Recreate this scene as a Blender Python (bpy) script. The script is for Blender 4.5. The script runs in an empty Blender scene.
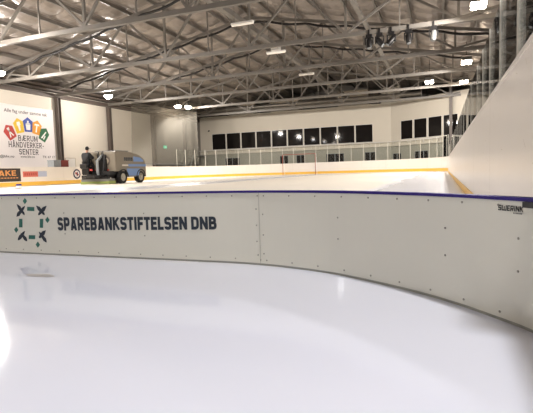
import bpy, bmesh, math, random
from mathutils import Vector, Matrix
random.seed(7)
SC = bpy.context.scene
COL = SC.collection
PI = math.pi

# ------------------------------------------------------------------ materials
def lin(c):
    return tuple(((v/255)/12.92 if v/255 <= .04045 else ((v/255+.055)/1.055)**2.4) for v in c)

MATS = {}
def mat(name, rgb, rough=.5, metal=0., spec=.5, noise=0., nscale=8., bump=0., bscale=30., emit=None, estr=0., coat=0., stretch=None, ior=None):
    m = bpy.data.materials.new(name); m.use_nodes = True
    nt = m.node_tree; b = nt.nodes['Principled BSDF']
    c = lin(rgb)
    b.inputs['Base Color'].default_value = (*c, 1)
    b.inputs['Roughness'].default_value = rough
    b.inputs['Metallic'].default_value = metal
    b.inputs['Specular IOR Level'].default_value = spec
    if ior: b.inputs['IOR'].default_value = ior
    if coat: b.inputs['Coat Weight'].default_value = coat
    tc = nt.nodes.new('ShaderNodeTexCoord'); src = tc.outputs['Object']
    if stretch:
        mp = nt.nodes.new('ShaderNodeMapping'); mp.inputs['Scale'].default_value = stretch
        nt.links.new(src, mp.inputs['Vector']); src = mp.outputs['Vector']
    if noise:
        n = nt.nodes.new('ShaderNodeTexNoise'); n.inputs['Scale'].default_value = nscale; n.inputs['Detail'].default_value = 5
        nt.links.new(src, n.inputs['Vector'])
        mx = nt.nodes.new('ShaderNodeMix'); mx.data_type = 'RGBA'
        mx.inputs['A'].default_value = (*[v*(1-noise) for v in c], 1)
        mx.inputs['B'].default_value = (*[min(1, v*(1+noise*.7)) for v in c], 1)
        nt.links.new(n.outputs['Fac'], mx.inputs['Factor'])
        nt.links.new(mx.outputs['Result'], b.inputs['Base Color'])
    if bump:
        n2 = nt.nodes.new('ShaderNodeTexNoise'); n2.inputs['Scale'].default_value = bscale; n2.inputs['Detail'].default_value = 4
        nt.links.new(src, n2.inputs['Vector'])
        bp = nt.nodes.new('ShaderNodeBump'); bp.inputs['Strength'].default_value = bump; bp.inputs['Distance'].default_value = .02
        nt.links.new(n2.outputs['Fac'], bp.inputs['Height']); nt.links.new(bp.outputs['Normal'], b.inputs['Normal'])
    if emit:
        b.inputs['Emission Color'].default_value = (*lin(emit), 1); b.inputs['Emission Strength'].default_value = estr
    MATS[name] = m
    return m

M = {}
M['ice'] = mat('ice', (232, 235, 249), .16, spec=.45, noise=.03, nscale=.8, bump=.012, bscale=7, ior=1.31)
def ice_material():
    """smooth flooded ice near the barrier and in the freshly cut lane, skated snowy ice elsewhere"""
    m = M['ice']; nt = m.node_tree; b = nt.nodes['Principled BSDF']; N = nt.nodes.new; L = nt.links.new
    tc = N('ShaderNodeTexCoord'); sp = N('ShaderNodeSeparateXYZ'); L(tc.outputs['Object'], sp.inputs[0])
    nz = N('ShaderNodeTexNoise'); nz.inputs['Scale'].default_value = .35; nz.inputs['Detail'].default_value = 3; L(tc.outputs['Object'], nz.inputs['Vector'])
    def math_(op, a, v, c=None):
        n = N('ShaderNodeMath'); n.operation = op; n.use_clamp = op in ('MULTIPLY_ADD',)
        for k, x in enumerate((a, v, c)):
            if x is None: continue
            if isinstance(x, (int, float)): n.inputs[k].default_value = x
            else: L(x, n.inputs[k])
        return n.outputs[0]
    wob = math_('MULTIPLY', math_('SUBTRACT', nz.outputs['Fac'], .5), .8)
    x = math_('ADD', sp.outputs['X'], wob)
    near = math_('MULTIPLY_ADD', sp.outputs['Y'], -6.0, 6*2.49+.5)
    lane = math_('MULTIPLY_ADD', x, 2.0, 2*1.6+.5)
    lane2 = math_('MULTIPLY_ADD', math_('ABSOLUTE', math_('ADD', x, 12.0), None), -2.5, 2.5*1.6)
    wet = math_('MAXIMUM', near, math_('MAXIMUM', math_('MULTIPLY', lane, .8), math_('MULTIPLY', lane2, .75)))
    mr = N('ShaderNodeMapRange'); L(wet, mr.inputs['Value']); mr.inputs['To Min'].default_value = .75; mr.inputs['To Max'].default_value = .06; L(mr.outputs[0], b.inputs['Roughness'])
    cm = N('ShaderNodeMix'); cm.data_type = 'RGBA'; L(wet, cm.inputs['Factor']); cm.inputs['A'].default_value = (*lin((243, 236, 224)), 1)
    L(b.inputs['Base Color'].links[0].from_socket, cm.inputs['B']); L(cm.outputs['Result'], b.inputs['Base Color'])
    ms = N('ShaderNodeMapRange'); L(wet, ms.inputs['Value']); ms.inputs['To Min'].default_value = .06; ms.inputs['To Max'].default_value = 1.0; L(ms.outputs[0], b.inputs['Specular IOR Level'])
ice_material()
M['concrete'] = mat('concrete_floor', (120, 116, 110), .7, noise=.12, nscale=2)
M['foil'] = mat('roof_foil', (150, 141, 134), .42, metal=.45, noise=.10, nscale=3, bump=.8, bscale=4)
M['steel'] = mat('painted_steel', (116, 111, 105), .45, metal=.1, noise=.06, nscale=3)
M['darksteel'] = mat('dark_column_steel', (92, 82, 76), .5, noise=.08, nscale=3)
M['wallpanel'] = mat('wall_panel', (214, 206, 194), .6, noise=.04, nscale=.6)
M['greywall'] = mat('grey_wall', (140, 134, 127), .7, noise=.05, nscale=.6)
M['darkwall'] = mat('dark_wall', (84, 78, 72), .7, noise=.08, nscale=.6)
M['cladding'] = mat('grey_cladding', (112, 106, 99), .7, noise=.05, nscale=.6)
M['facade'] = mat('facade_plaster', (210, 202, 188), .65, noise=.03, nscale=.7)
M['lowwall'] = mat('lower_wall', (160, 158, 146), .65, noise=.05, nscale=1)
M['board'] = mat('board_plastic', (230, 223, 215), .3, noise=.025, nscale=2.2, bump=.02, bscale=3)
M['barrier'] = mat('barrier_plastic', (219, 217, 205), .13, noise=.03, nscale=2.5, bump=.03, bscale=2.0)
M['yellow'] = mat('kickplate_yellow', (236, 186, 70), .4, noise=.08, nscale=2)
M['purple'] = mat('purple_trim', (56, 45, 118), .6, spec=.12)
M['seam'] = mat('panel_seam', (196, 188, 176), .6)
M['baseline'] = mat('bottom_rail', (150, 150, 142), .6)
M['screw'] = mat('screw_metal', (146, 143, 134), .35, metal=.7)
M['navy'] = mat('lettering_navy', (30, 42, 56), .4)
M['green'] = mat('logo_green', (46, 106, 94), .4)
M['black'] = mat('black_plastic', (26, 25, 26), .5)
M['blackmetal'] = mat('black_metal', (32, 30, 30), .45, metal=.3)
M['white'] = mat('white_paint', (236, 234, 230), .4)
M['banner'] = mat('banner_vinyl', (228, 222, 222), .45)
M['red'] = mat('sign_red', (184, 60, 54), .5)
M['signyellow'] = mat('sign_yellow', (222, 184, 40), .5)
M['signblue'] = mat('sign_blue', (44, 70, 160), .5)
M['orange'] = mat('sign_orange', (222, 152, 46), .5)
M['signgreen'] = mat('sign_green', (34, 100, 62), .5)
M['text'] = mat('sign_text', (56, 50, 56), .5)
M['darkad'] = mat('dark_advert', (48, 40, 38), .5)
M['adorange'] = mat('advert_orange', (214, 150, 88), .5)
M['adred'] = mat('advert_red', (206, 112, 98), .5)
M['adredtext'] = mat('advert_red_text', (176, 74, 66), .5)
M['adblue'] = mat('advert_blue', (176, 184, 206), .5)
M['crest'] = mat('crest_navy', (48, 46, 78), .5)
M['taupe'] = mat('machine_taupe', (128, 119, 105), .45, noise=.05, nscale=3)
M['machblue'] = mat('machine_blue', (112, 140, 186), .45)
M['machgrey'] = mat('machine_grey', (120, 120, 118), .45, metal=.2)
M['tyre'] = mat('tyre_rubber', (30, 28, 28), .8)
M['hub'] = mat('wheel_hub', (170, 164, 150), .45)
M['lime'] = mat('conditioner_green', (136, 148, 76), .5)
M['boxgrey'] = mat('crate_grey', (146, 150, 152), .6)
M['boxred'] = mat('crate_red', (128, 54, 46), .6)
M['glassdark'] = mat('window_glass', (30, 27, 26), .05, spec=.15, noise=.3, nscale=.5)
M['lamp'] = mat('lamp_lens', (255, 250, 240), .4, emit=(255, 236, 212), estr=60)
M['lampoff'] = mat('batten_diffuser', (236, 232, 224), .4, emit=(255, 240, 220), estr=.25)
M['exit'] = mat('exit_sign_green', (40, 190, 140), .4, emit=(40, 200, 150), estr=1.0)
M['duct'] = mat('duct_metal', (126, 120, 112), .4, metal=.5, noise=.06)
M['unit'] = mat('unit_beige', (176, 164, 146), .6, noise=.04)
M['skin'] = mat('skin', (196, 150, 128), .55)
M['jacket'] = mat('jacket_black', (30, 30, 34), .75, bump=.3, bscale=14)
M['trousers'] = mat('trousers_dark', (26, 26, 32), .8)
M['cap'] = mat('cap_black', (22, 22, 24), .8)
M['cable'] = mat('cable_black', (24, 20, 20), .6)
M['post'] = mat('post_aluminium', (214, 210, 200), .4, metal=.2)
M['joint'] = mat('joint_strip_grey', (176, 175, 164), .6)
M['goal'] = mat('goal_red', (160, 84, 72), .45)

def sheet_mat(name, rgb, alpha, rough=.03, fres=1.35):
    """thin transparent sheet: see-through with a Fresnel reflection and a trace of haze"""
    m = bpy.data.materials.new(name); m.use_nodes = True
    nt = m.node_tree; nt.nodes.clear()
    out = nt.nodes.new('ShaderNodeOutputMaterial')
    tr = nt.nodes.new('ShaderNodeBsdfTransparent'); gl = nt.nodes.new('ShaderNodeBsdfGlossy'); df = nt.nodes.new('ShaderNodeBsdfDiffuse')
    tr.inputs['Color'].default_value = (.96, .97, .96, 1)
    gl.inputs['Roughness'].default_value = rough
    df.inputs['Color'].default_value = (*lin(rgb), 1)
    a = nt.nodes.new('ShaderNodeMixShader'); a.inputs['Fac'].default_value = alpha
    nt.links.new(tr.outputs[0], a.inputs[1]); nt.links.new(df.outputs[0], a.inputs[2])
    f = nt.nodes.new('ShaderNodeFresnel'); f.inputs['IOR'].default_value = fres
    b = nt.nodes.new('ShaderNodeMixShader')
    nt.links.new(f.outputs[0], b.inputs['Fac']); nt.links.new(a.outputs[0], b.inputs[1]); nt.links.new(gl.outputs[0], b.inputs[2])
    nt.links.new(b.outputs[0], out.inputs['Surface'])
    return m
M['glass'] = sheet_mat('rink_glass', (200, 198, 190), .015, rough=.01, fres=1.12)
M['net'] = sheet_mat('net_mesh', (120, 116, 108), .45, rough=.6, fres=1.02)

# ------------------------------------------------------------------ mesh builder
class MB:
    def __init__(self): self.v = []; self.f = []; self.mi = []; self.sm = []
    def add(self, vs, fs, mi=0, smooth=False):
        o = len(self.v); self.v += [tuple(p) for p in vs]
        for f in fs: self.f.append(tuple(i+o for i in f)); self.mi.append(mi); self.sm.append(smooth)
        return self
    def box(self, x0, x1, y0, y1, z0, z1, mi=0, rot=None, at=None):
        vs = [Vector(p) for p in ((x0,y0,z0),(x1,y0,z0),(x1,y1,z0),(x0,y1,z0),(x0,y0,z1),(x1,y0,z1),(x1,y1,z1),(x0,y1,z1))]
        if rot is not None: vs = [rot @ p for p in vs]
        if at is not None: vs = [p+Vector(at) for p in vs]
        return self.add(vs, [(0,3,2,1),(4,5,6,7),(0,1,5,4),(1,2,6,5),(2,3,7,6),(3,0,4,7)], mi)
    def beam(self, p0, p1, w, h, mi=0):
        p0, p1 = Vector(p0), Vector(p1); d = (p1-p0).normalized()
        u = Vector((0,0,1)); s = d.cross(u)
        if s.length < 1e-3: s = Vector((1,0,0))
        s.normalize(); u = s.cross(d)
        vs = []
        for p in (p0, p1):
            for a, b in ((-1,-1),(1,-1),(1,1),(-1,1)): vs.append(p+s*a*w/2+u*b*h/2)
        return self.add(vs, [(0,3,2,1),(4,5,6,7),(0,1,5,4),(1,2,6,5),(2,3,7,6),(3,0,4,7)], mi)
    def tube(self, pts, r, n=8, mi=0, cap=True):
        pts = [Vector(p) for p in pts]; rs = r if isinstance(r, (list, tuple)) else [r]*len(pts)
        vs = []; prev = None
        for i, p in enumerate(pts):
            d = (pts[min(i+1, len(pts)-1)]-pts[max(i-1, 0)]).normalized()
            if prev is None:
                s = d.cross(Vector((0,0,1)))
                if s.length < 1e-3: s = Vector((1,0,0))
            else: s = prev-d*prev.dot(d)
            s.normalize(); prev = s; t = d.cross(s)
            for k in range(n):
                a = 2*PI*k/n; vs.append(p+(s*math.cos(a)+t*math.sin(a))*rs[i])
        fs = [(i*n+k, i*n+(k+1)%n, (i+1)*n+(k+1)%n, (i+1)*n+k) for i in range(len(pts)-1) for k in range(n)]
        self.add(vs, fs, mi, True)
        if cap:
            self.add(vs[:n], [tuple(range(n))[::-1]], mi); self.add(vs[-n:], [tuple(range(n))], mi)
        return self
    def lathe(self, c, axis, prof, n=20, mi=0):
        """prof: (distance along axis, radius)"""
        c = Vector(c); ax = Vector(axis).normalized()
        return self.tube([c+ax*a for a, _ in prof], [max(r, 1e-4) for _, r in prof], n, mi) if all(prof[i][0] != prof[i+1][0] for i in range(len(prof)-1)) else self._lathe2(c, ax, prof, n, mi)
    def _lathe2(self, c, ax, prof, n, mi):
        s = ax.cross(Vector((0,0,1)))
        if s.length < 1e-3: s = Vector((1,0,0))
        s.normalize(); t = ax.cross(s); vs = []
        for a, r in prof:
            for k in range(n):
                g = 2*PI*k/n; vs.append(c+ax*a+(s*math.cos(g)+t*math.sin(g))*max(r, 1e-4))
        fs = [(i*n+k, i*n+(k+1)%n, (i+1)*n+(k+1)%n, (i+1)*n+k) for i in range(len(prof)-1) for k in range(n)]
        fs += [tuple(range(n))[::-1], tuple(range((len(prof)-1)*n, len(prof)*n))]
        return self.add(vs, fs, mi)
    def prism(self, prof, x0, x1, mi=0):
        """profile in (y,z) extruded along x"""
        n = len(prof)
        vs = [(x0, y, z) for y, z in prof]+[(x1, y, z) for y, z in prof]
        fs = [tuple(range(n)), tuple(range(n, 2*n))[::-1]]+[(i, i+n, (i+1) % n+n, (i+1) % n) for i in range(n)]
        return self.add(vs, fs, mi)
    def build(self, name, mats, parent=None, loc=None, bevel=0, smooth=False):
        me = bpy.data.meshes.new(name); me.from_pydata(self.v, [], self.f)
        for m in (mats if isinstance(mats, (list, tuple)) else [mats]): me.materials.append(m)
        for p, mi, s in zip(me.polygons, self.mi, self.sm): p.material_index = mi; p.use_smooth = s or smooth
        bm = bmesh.new(); bm.from_mesh(me); bmesh.ops.recalc_face_normals(bm, faces=bm.faces); bm.to_mesh(me); bm.free()
        o = bpy.data.objects.new(name, me); COL.objects.link(o)
        if parent: o.parent = parent
        if loc: o.location = loc
        if bevel:
            b = o.modifiers.new('bevel', 'BEVEL'); b.width = bevel; b.segments = 2; b.limit_method = 'ANGLE'
        return o

def tag(o, label, cat, group=None, kind=None):
    o['label'] = label; o['category'] = cat
    if group: o['group'] = group
    if kind: o['kind'] = kind
    return o
def thing(name, label, cat, loc=(0,0,0), rz=0, group=None):
    o = bpy.data.objects.new(name, None); COL.objects.link(o); o.empty_display_size = .1
    o.location = loc; o.rotation_euler = (0,0,rz)
    return tag(o, label, cat, group)
def struct(mb, name, m, parent=None, **k):
    o = mb.build(name, m, parent, **k)
    if not parent: o['kind'] = 'structure'
    return o
def dup(root, loc=None, rz=None, label=None):
    r = root.copy(); COL.objects.link(r)
    if loc is not None: r.location = loc
    if rz is not None: r.rotation_euler = (0,0,rz)
    if label: r['label'] = label
    for ch in list(root.children):
        c = ch.copy(); COL.objects.link(c); c.parent = r
        for g in list(ch.children):
            d = g.copy(); COL.objects.link(d); d.parent = c
    return r

# ------------------------------------------------------------------ stroke lettering
def fillet(pts):
    out = []; n = len(pts)
    for i, p in enumerate(pts):
        r = p[2] if len(p) > 2 else 0
        P = Vector(p[:2])
        if r and 0 < i < n-1:
            a = Vector(pts[i-1][:2])-P; b = Vector(pts[i+1][:2])-P
            ra = min(r, a.length*.5 if i > 1 else a.length); rb = min(r, b.length*.5 if i < n-2 else b.length)
            A = P+a.normalized()*ra; B = P+b.normalized()*rb
            for k in range(6):
                t = k/5; out.append(A*(1-t)**2+P*2*t*(1-t)+B*t*t)
        else: out.append(P)
    return out
def strip(pts, w):
    """quads following a polyline with mitred joints"""
    pts = [Vector(p) for p in pts]; n = len(pts); L = []; R = []
    closed = (pts[0]-pts[-1]).length < 1e-6
    for i, p in enumerate(pts):
        d1 = (p-pts[i-1]).normalized() if i else ((p-pts[-2]).normalized() if closed else None)
        d2 = (pts[i+1]-p).normalized() if i < n-1 else ((pts[1]-p).normalized() if closed else None)
        d1 = d1 or d2; d2 = d2 or d1
        nn = Vector((-d1.y, d1.x))+Vector((-d2.y, d2.x))
        if nn.length < 1e-4: nn = Vector((-d1.y, d1.x))
        nn.normalize(); k = max(.45, nn.dot(Vector((-d1.y, d1.x))))
        L.append(p+nn*w/2/k); R.append(p-nn*w/2/k)
    return [(R[i], R[i+1], L[i+1], L[i]) for i in range(n-1)]
def glyphs(w, r):
    """w: stroke width; r: corner radius; box height 1"""
    a = w/2; t = 1-a; m = .5; x = a; W = .66; X = W-a
    g = {}
    g['S'] = (W, [[(X,.74),(X,t,r),(x,t,r),(x,m,r),(X,m,r),(X,a,r),(x,a,r),(x,.26)]])
    g['P'] = (W, [[(x,0),(x,t),(X,t,r),(X,.43,r),(x,.43)]])
    g['A'] = (.74, [[(.02+a,0),(.37-a*.25,1-a*.2)],[(.72-a,0),(.37+a*.25,1-a*.2)],[(.18,.25),(.56,.25)]])
    g['R'] = (W+.02, [[(x,0),(x,t),(X,t,r),(X,.45,r),(x,.45)],[(.32,.45),(X+.01,0)]])
    g['E'] = (.58, [[(.58,t),(x,t),(x,a),(.58,a)],[(x,.51),(.53,.51)]])
    g['F'] = (.56, [[(.56,t),(x,t),(x,0)],[(x,.49),(.52,.49)]])
    g['B'] = (W+.02, [[(x,.52),(X-.02,.52,r),(X-.02,t,r),(x,t),(x,a),(X+.02,a,r),(X+.02,.52,r),(x,.52)]])
    g['N'] = (.72, [[(x,0),(x,1)],[(.72-a,0),(.72-a,1)],[(x,.96),(.72-a,.04)]])
    g['K'] = (.70, [[(x,0),(x,1)],[(x,.45),(.66-a*.5,1)],[(.27,.56),(.70-a*.6,0)]])
    g['T'] = (.60, [[(0,t),(.60,t)],[(.30,0),(.30,t)]])
    g['I'] = (2*a+.02, [[(a+.01,0),(a+.01,1)]])
    g['L'] = (.55, [[(x,1),(x,a),(.55,a)]])
    g['D'] = (.70, [[(x,a),(x,t),(.70-a,t,r*1.3),(.70-a,a,r*1.3),(x,a)]])
    g['U'] = (.70, [[(x,1),(x,a,r),(.70-a,a,r),(.70-a,1)]])
    g['M'] = (.84, [[(x,0),(x,1)],[(.84-a,0),(.84-a,1)],[(x,.97),(.42,.15),(.84-a,.97)]])
    g['H'] = (.72, [[(x,0),(x,1)],[(.72-a,0),(.72-a,1)],[(x,.5),(.72-a,.5)]])
    g['V'] = (.74, [[(a*.8,1),(.37,0)],[(.74-a*.8,1),(.37,0)]])
    g['W'] = (1.0, [[(x,1),(x,a),(1-a,a),(1-a,1)],[(.5,a),(.5,.8)]])
    g['Å'] = (.74, g['A'][1]+[[(.30,1.14),(.37,1.21),(.44,1.14),(.37,1.07),(.30,1.14)]])
    g['Æ'] = (.98, [[(.02+a,0),(.45,1)],[(.5,0),(.5,t),(.98,t)],[(.5,a),(.98,a)],[(.5,.51),(.92,.51)],[(.2,.3),(.5,.3)]])
    g['-'] = (.42, [[(.05,.4),(.37,.4)]])
    return g
def lettering(text, w, r, gap, space=.34, serif=False):
    """list of quads ((u,v)*4) with text height 1 and the total width"""
    G = glyphs(w, r); u = 0; quads = []
    for ch in text:
        if ch == ' ': u += space; continue
        W, strokes = G[ch]
        for s in strokes:
            p = fillet(s)
            for q in strip(p, w): quads.append([(u+v.x, v.y if ch == 'Å' else min(1, max(0, v.y))) for v in q])
            if serif:
                for e, o in ((p[0], p[1]), (p[-1], p[-2])):
                    if (e.y < .02 or e.y > .98) and abs(e.y-o.y) > .3:
                        s0 = .11; y0 = 0 if e.y < .5 else .94
                        quads.append([(u+e.x-s0-w*.3, y0), (u+e.x+s0+w*.3, y0), (u+e.x+s0+w*.3, y0+.06), (u+e.x-s0-w*.3, y0+.06)])
        u += W+gap
    return quads, u-gap
def put(quads, fn, mb=None, mi=0):
    mb = mb or MB()
    for q in quads: mb.add([fn(*p) for p in q], [(0,1,2,3)], mi)
    return mb
def font_text(body, name, m, parent, fn, height, width=None):
    """small print set with the built-in face, laid on a surface by fn(u,v); width fixes its length"""
    cu = bpy.data.curves.new('tmp', 'FONT'); cu.body = body; cu.size = 1; cu.offset = .012
    o = bpy.data.objects.new('tmp', cu); COL.objects.link(o)
    dg = bpy.context.evaluated_depsgraph_get(); dg.update()
    me = bpy.data.meshes.new_from_object(o.evaluated_get(dg)); me.name = name
    bpy.data.objects.remove(o)
    xs = [v.co.x for v in me.vertices]; x0 = min(xs); W = max(xs)-x0
    sx = width/W if width else height
    for v in me.vertices: v.co = Vector(fn((v.co.x-x0)*sx, v.co.y*height))
    me.materials.clear(); me.materials.append(m)
    ob = bpy.data.objects.new(name, me); COL.objects.link(ob); ob.parent = parent
    return ob

# ------------------------------------------------------------------ camera
def camera():
    yaw, pitch, roll = [math.radians(v) for v in (21, 4.45, 1.78)]
    fw = Vector((-math.sin(yaw)*math.cos(pitch), math.cos(yaw)*math.cos(pitch), -math.sin(pitch)))
    rt = Vector((math.cos(yaw), math.sin(yaw), 0)); up = rt.cross(fw)
    r2 = rt*math.cos(roll)-up*math.sin(roll); u2 = up*math.cos(roll)+rt*math.sin(roll)
    cd = bpy.data.cameras.new('camera'); cd.sensor_width = 36; cd.lens = 460*36/533; cd.clip_start = .05; cd.clip_end = 300
    o = bpy.data.objects.new('camera', cd); COL.objects.link(o)
    mw = Matrix((r2, u2, -fw)).transposed().to_4x4(); mw.translation = (0, 0, .55)
    o.matrix_world = mw; SC.camera = o
camera()

# ------------------------------------------------------------------ hall shell
XL, XR, YN, YF = -29.7, 5.3, -14.0, 60.0
APX, APZ, EAVE = -12.2, 10.9, 7.55
def roofz(x): return APZ-(APZ-EAVE)*abs(x-APX)/17.5
struct(MB().box(XL, XR, YN, YF, -.4, -.12), 'floor', M['concrete'])
# the ice: a sheet filling the board outline, with its rounded corners
def board_path(off=0.):
    R = 8-off; pts = []
    pts += [(-25+off, YN+.3), (-25+off, 39)]
    for k in range(1, 13):
        a = PI-k*PI/2/12; pts.append((-17+R*math.cos(a), 39+R*math.sin(a)))
    for k in range(0, 13):
        a = PI/2-k*PI/2/12; pts.append((-7.58+R*math.cos(a), 39+R*math.sin(a)))
    pts += [(.42-off, YN+.3)]
    return pts
P = board_path(-.02)
mb = MB(); n = len(P)
mb.add([(x, y, 0) for x, y in P]+[(x, y, -.12) for x, y in P], [tuple(range(n))]+[(i, (i+1) % n, (i+1) % n+n, i+n) for i in range(n)])
ring = [(-2.12+.10*math.cos(2*PI*k/14)*(1+.15*math.sin(3*k)), 1.93+.035*math.sin(2*PI*k/14)*(1+.2*math.cos(2*k)), .0012) for k in range(14)]
mb.add(ring, [tuple(range(14))], 1)                          # a dull scuff on the near ice
o = mb.build('ice_sheet', [M['ice'], mat('ice_scuff', (196, 192, 190), .5, noise=.2, nscale=20)]); o['kind'] = 'structure'
mb = MB()                                                   # concrete walkways round the ice
for i in range(n-1):
    (x0, y0), (x1, y1) = P[i], P[i+1]
def walk(px, py): return px, py
struct(MB().box(XL, -25.07, YN, YF, -.12, 0), 'floor_walkway', M['concrete'])
struct(MB().box(.57, XR, YN, YF, -.12, 0), 'floor_walkway', M['concrete'])
struct(MB().box(-25.07, .57, 47.07, YF, -.12, 0), 'floor_walkway', M['concrete'])

# ceiling lining sagging between purlins and cross battens
def ceiling():
    mb = MB(); sx, sy = 1.75, 1.45; nx, ny = 6, 5
    NX = int(round((XR-XL)/sx))*nx; NY = int((YF-YN)/sy)*ny; rnd = random.Random(3); amp = {}
    vs = []
    for j in range(NY+1):
        y = YN+(YF-YN)*j/NY
        for i in range(NX+1):
            x = XL+(XR-XL)*i/NX
            fu = (i/nx) % 1; fv = (j/ny) % 1
            key = (i//nx, j//ny)
            if key not in amp: amp[key] = rnd.uniform(.7, 1.25)
            sag = .26*math.sin(PI*fu)**.8*(.45+.55*math.sin(PI*fv)**.6)*amp[key]
            z = roofz(x)+.46-sag+rnd.uniform(-.012, .012)
            vs.append((x, y, z))
    fs = [(j*(NX+1)+i, j*(NX+1)+i+1, (j+1)*(NX+1)+i+1, (j+1)*(NX+1)+i) for j in range(NY) for i in range(NX)]
    mb.add(vs, fs, 0, False)
    return struct(mb, 'ceiling', M['foil'])
ceiling()
# solid roof deck above the lining
mb = MB()
mb.add([(XL-.3, y, EAVE+.5) for y in (YN-.2, YF+.2)]+[(APX, y, APZ+.5+.05) for y in (YN-.2, YF+.2)]+[(XR+.3, y, EAVE+.5) for y in (YN-.2, YF+.2)]
       +[(XL-.3, y, EAVE+.7) for y in (YN-.2, YF+.2)]+[(APX, y, APZ+.75) for y in (YN-.2, YF+.2)]+[(XR+.3, y, EAVE+.7) for y in (YN-.2, YF+.2)],
       [(0,1,3,2),(2,3,5,4),(6,8,9,7),(8,10,11,9),(0,6,7,1),(4,5,11,10),(0,2,4,10,8,6),(1,7,9,11,5,3)])
struct(mb, 'ceiling_deck', M['greywall'])

def gable(y0, y1):
    mb = MB(); pr = [(XL, -.4), (XR, -.4), (XR, EAVE+.5), (APX, APZ+.5), (XL, EAVE+.5)]
    vs = [(x, y0, z) for x, z in pr]+[(x, y1, z) for x, z in pr]
    return mb.add(vs, [(0,1,2,3,4), (9,8,7,6,5)]+[(i, i+5, (i+1) % 5+5, (i+1) % 5) for i in range(5)])
struct(gable(YF, YF+.3), 'wall_far', M['greywall'])
struct(gable(YN-.3, YN), 'wall_near', M['wallpanel'])
struct(MB().box(XL-.3, XL, YN, YF, -.4, EAVE+.5), 'wall_left', M['wallpanel'])
struct(MB().box(XR, XR+.3, YN, YF, -.4, EAVE+.5), 'wall_right', M['darkwall'])
# grey cladding of the last bays and the dark eaves rail of the left wall
struct(MB().box(XL, XL+.06, 42.9, YF, 0, 7.0), 'wall_left_cladding', M['cladding'])
mb = MB().box(XL, XL+.35, YN, YF, 7.0, 7.3).box(XL, XL+.6, YN, YF, 7.42, 7.56)
mb.box(XL, XL+1.3, YN, YF, 7.66, 7.70)
struct(mb, 'trim_1', M['darksteel'])
struct(MB().box(XR-.35, XR, YN, YF, 7.0, 7.4), 'trim_2', M['darksteel'])

# columns on the left and right walls
first = None
colY = [17.2, 23.5, 29.7, 35.9, 43.0, 49.5]
mb = MB()
def column_parts(t, side):
    s = side
    MB().box(-.17, .17, -.17, -.13, 0, 7.0).box(-.17, .17, .13, .17, 0, 7.0).box(-.02, .02, -.13, .13, 0, 7.0).build('shaft', M['darksteel'], t)
    MB().box(-.24, .24, -.24, .24, 0, .03).build('base_plate', M['darksteel'], t)
    MB().box(-.22, .22, -.2, .2, 7.0, 7.06).build('cap_plate', M['darksteel'], t)
clab = {29.7: 'dark steel column at the right edge of the big trade-centre banner', 35.9: 'dark steel column behind the front of the ice resurfacer',
        43.0: 'dark steel column on left wall just past the resurfacer, beside the net', 49.5: 'dark steel column on left wall nearest the far corner'}
c0 = thing('steel_column', clab[29.7], 'column', (XL+.26, 29.7, 0)); column_parts(c0, 1)
for y in (35.9, 43.0, 49.5): dup(c0, (XL+.26, y, 0), 0, clab[y])
# slender column standing at the bend of the far building
c1 = thing('steel_column', 'dark slim steel column in front of the far windows on the right', 'column', (.75, 48.2, 0))
MB().box(-.13, .13, -.13, -.1, 0, 8.0).box(-.13, .13, .1, .13, 0, 8.0).box(-.02, .02, -.1, .1, 0, 8.0).build('shaft', M['darksteel'], c1)
MB().box(-.2, .2, -.2, .2, 0, .03).build('base_plate', M['darksteel'], c1)

# ------------------------------------------------------------------ far building (spectator block)
S2 = Vector((6.0, -4.4, 0)).normalized(); S2N = Vector((-4.4, -6.0, 0)).normalized()
A = Vector((-5.3, 53, 0)); B = A+S2*11.5
ZT = 7.57
def wallseg(p0, p1, holes, z0, z1, name, th=.3, m=None, m2=None, split=2.95):
    """wall between p0 and p1 with rectangular openings (t0,t1,z0,z1), built from bands"""
    d = (p1-p0); L = d.length; d.normalize(); nrm = Vector((d.y, -d.x, 0))   # towards the rink
    ts = sorted({0, L}|{h[0] for h in holes}|{h[1] for h in holes}); zs = sorted({z0, z1, split}|{h[2] for h in holes}|{h[3] for h in holes})
    mb = MB()
    def pt(t, z, b): return p0+d*t-nrm*(th if b else 0)+Vector((0,0,z))
    for i in range(len(ts)-1):
        for k in range(len(zs)-1):
            tc, zc = (ts[i]+ts[i+1])/2, (zs[k]+zs[k+1])/2
            if any(h[0] < tc < h[1] and h[2] < zc < h[3] for h in holes): continue
            vs = [pt(ts[i], zs[k], 0), pt(ts[i+1], zs[k], 0), pt(ts[i+1], zs[k+1], 0), pt(ts[i], zs[k+1], 0),
                  pt(ts[i], zs[k], 1), pt(ts[i+1], zs[k], 1), pt(ts[i+1], zs[k+1], 1), pt(ts[i], zs[k+1], 1)]
            mb.add(vs, [(0,1,2,3),(7,6,5,4),(0,4,5,1),(1,5,6,2),(2,6,7,3),(3,7,4,0)], 0 if zc > split else 1)
    return struct(mb, name, [M['facade'], M['lowwall']])
H1 = [(-27.5+2.03*i+29.2, -27.5+2.03*i+1.93+29.2, 3.4, 5.4) for i in range(10)]
LOW1 = [(-25.73, -23.76), (-18.4, -17.36), (-16.3, -15.24), (-12.68, -10.6), (-8.2, -7.05)]
H1L = [(a+29.2, b+29.2, 1.0, 2.28) for a, b in LOW1]
H2 = [(1.36, 2.96, 3.45, 5.45), (3.12, 4.74, 3.45, 5.45), (4.9, 6.52, 3.45, 5.45), (6.68, 8.3, 3.45, 5.45)]
H2L = [(.25, 1.4, .9, 2.0), (3.2, 4.9, .9, 2.1)]
P1 = Vector((-29.2, 53, 0))
wallseg(P1, A, H1+H1L, 0, ZT, 'wall_end')
wallseg(A, B, H2+H2L, 0, ZT, 'wall_end_angled')
struct(MB().box(-29.2, -28.9, 53.3, YF, 0, ZT), 'wall_end_side', M['facade'])
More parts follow.
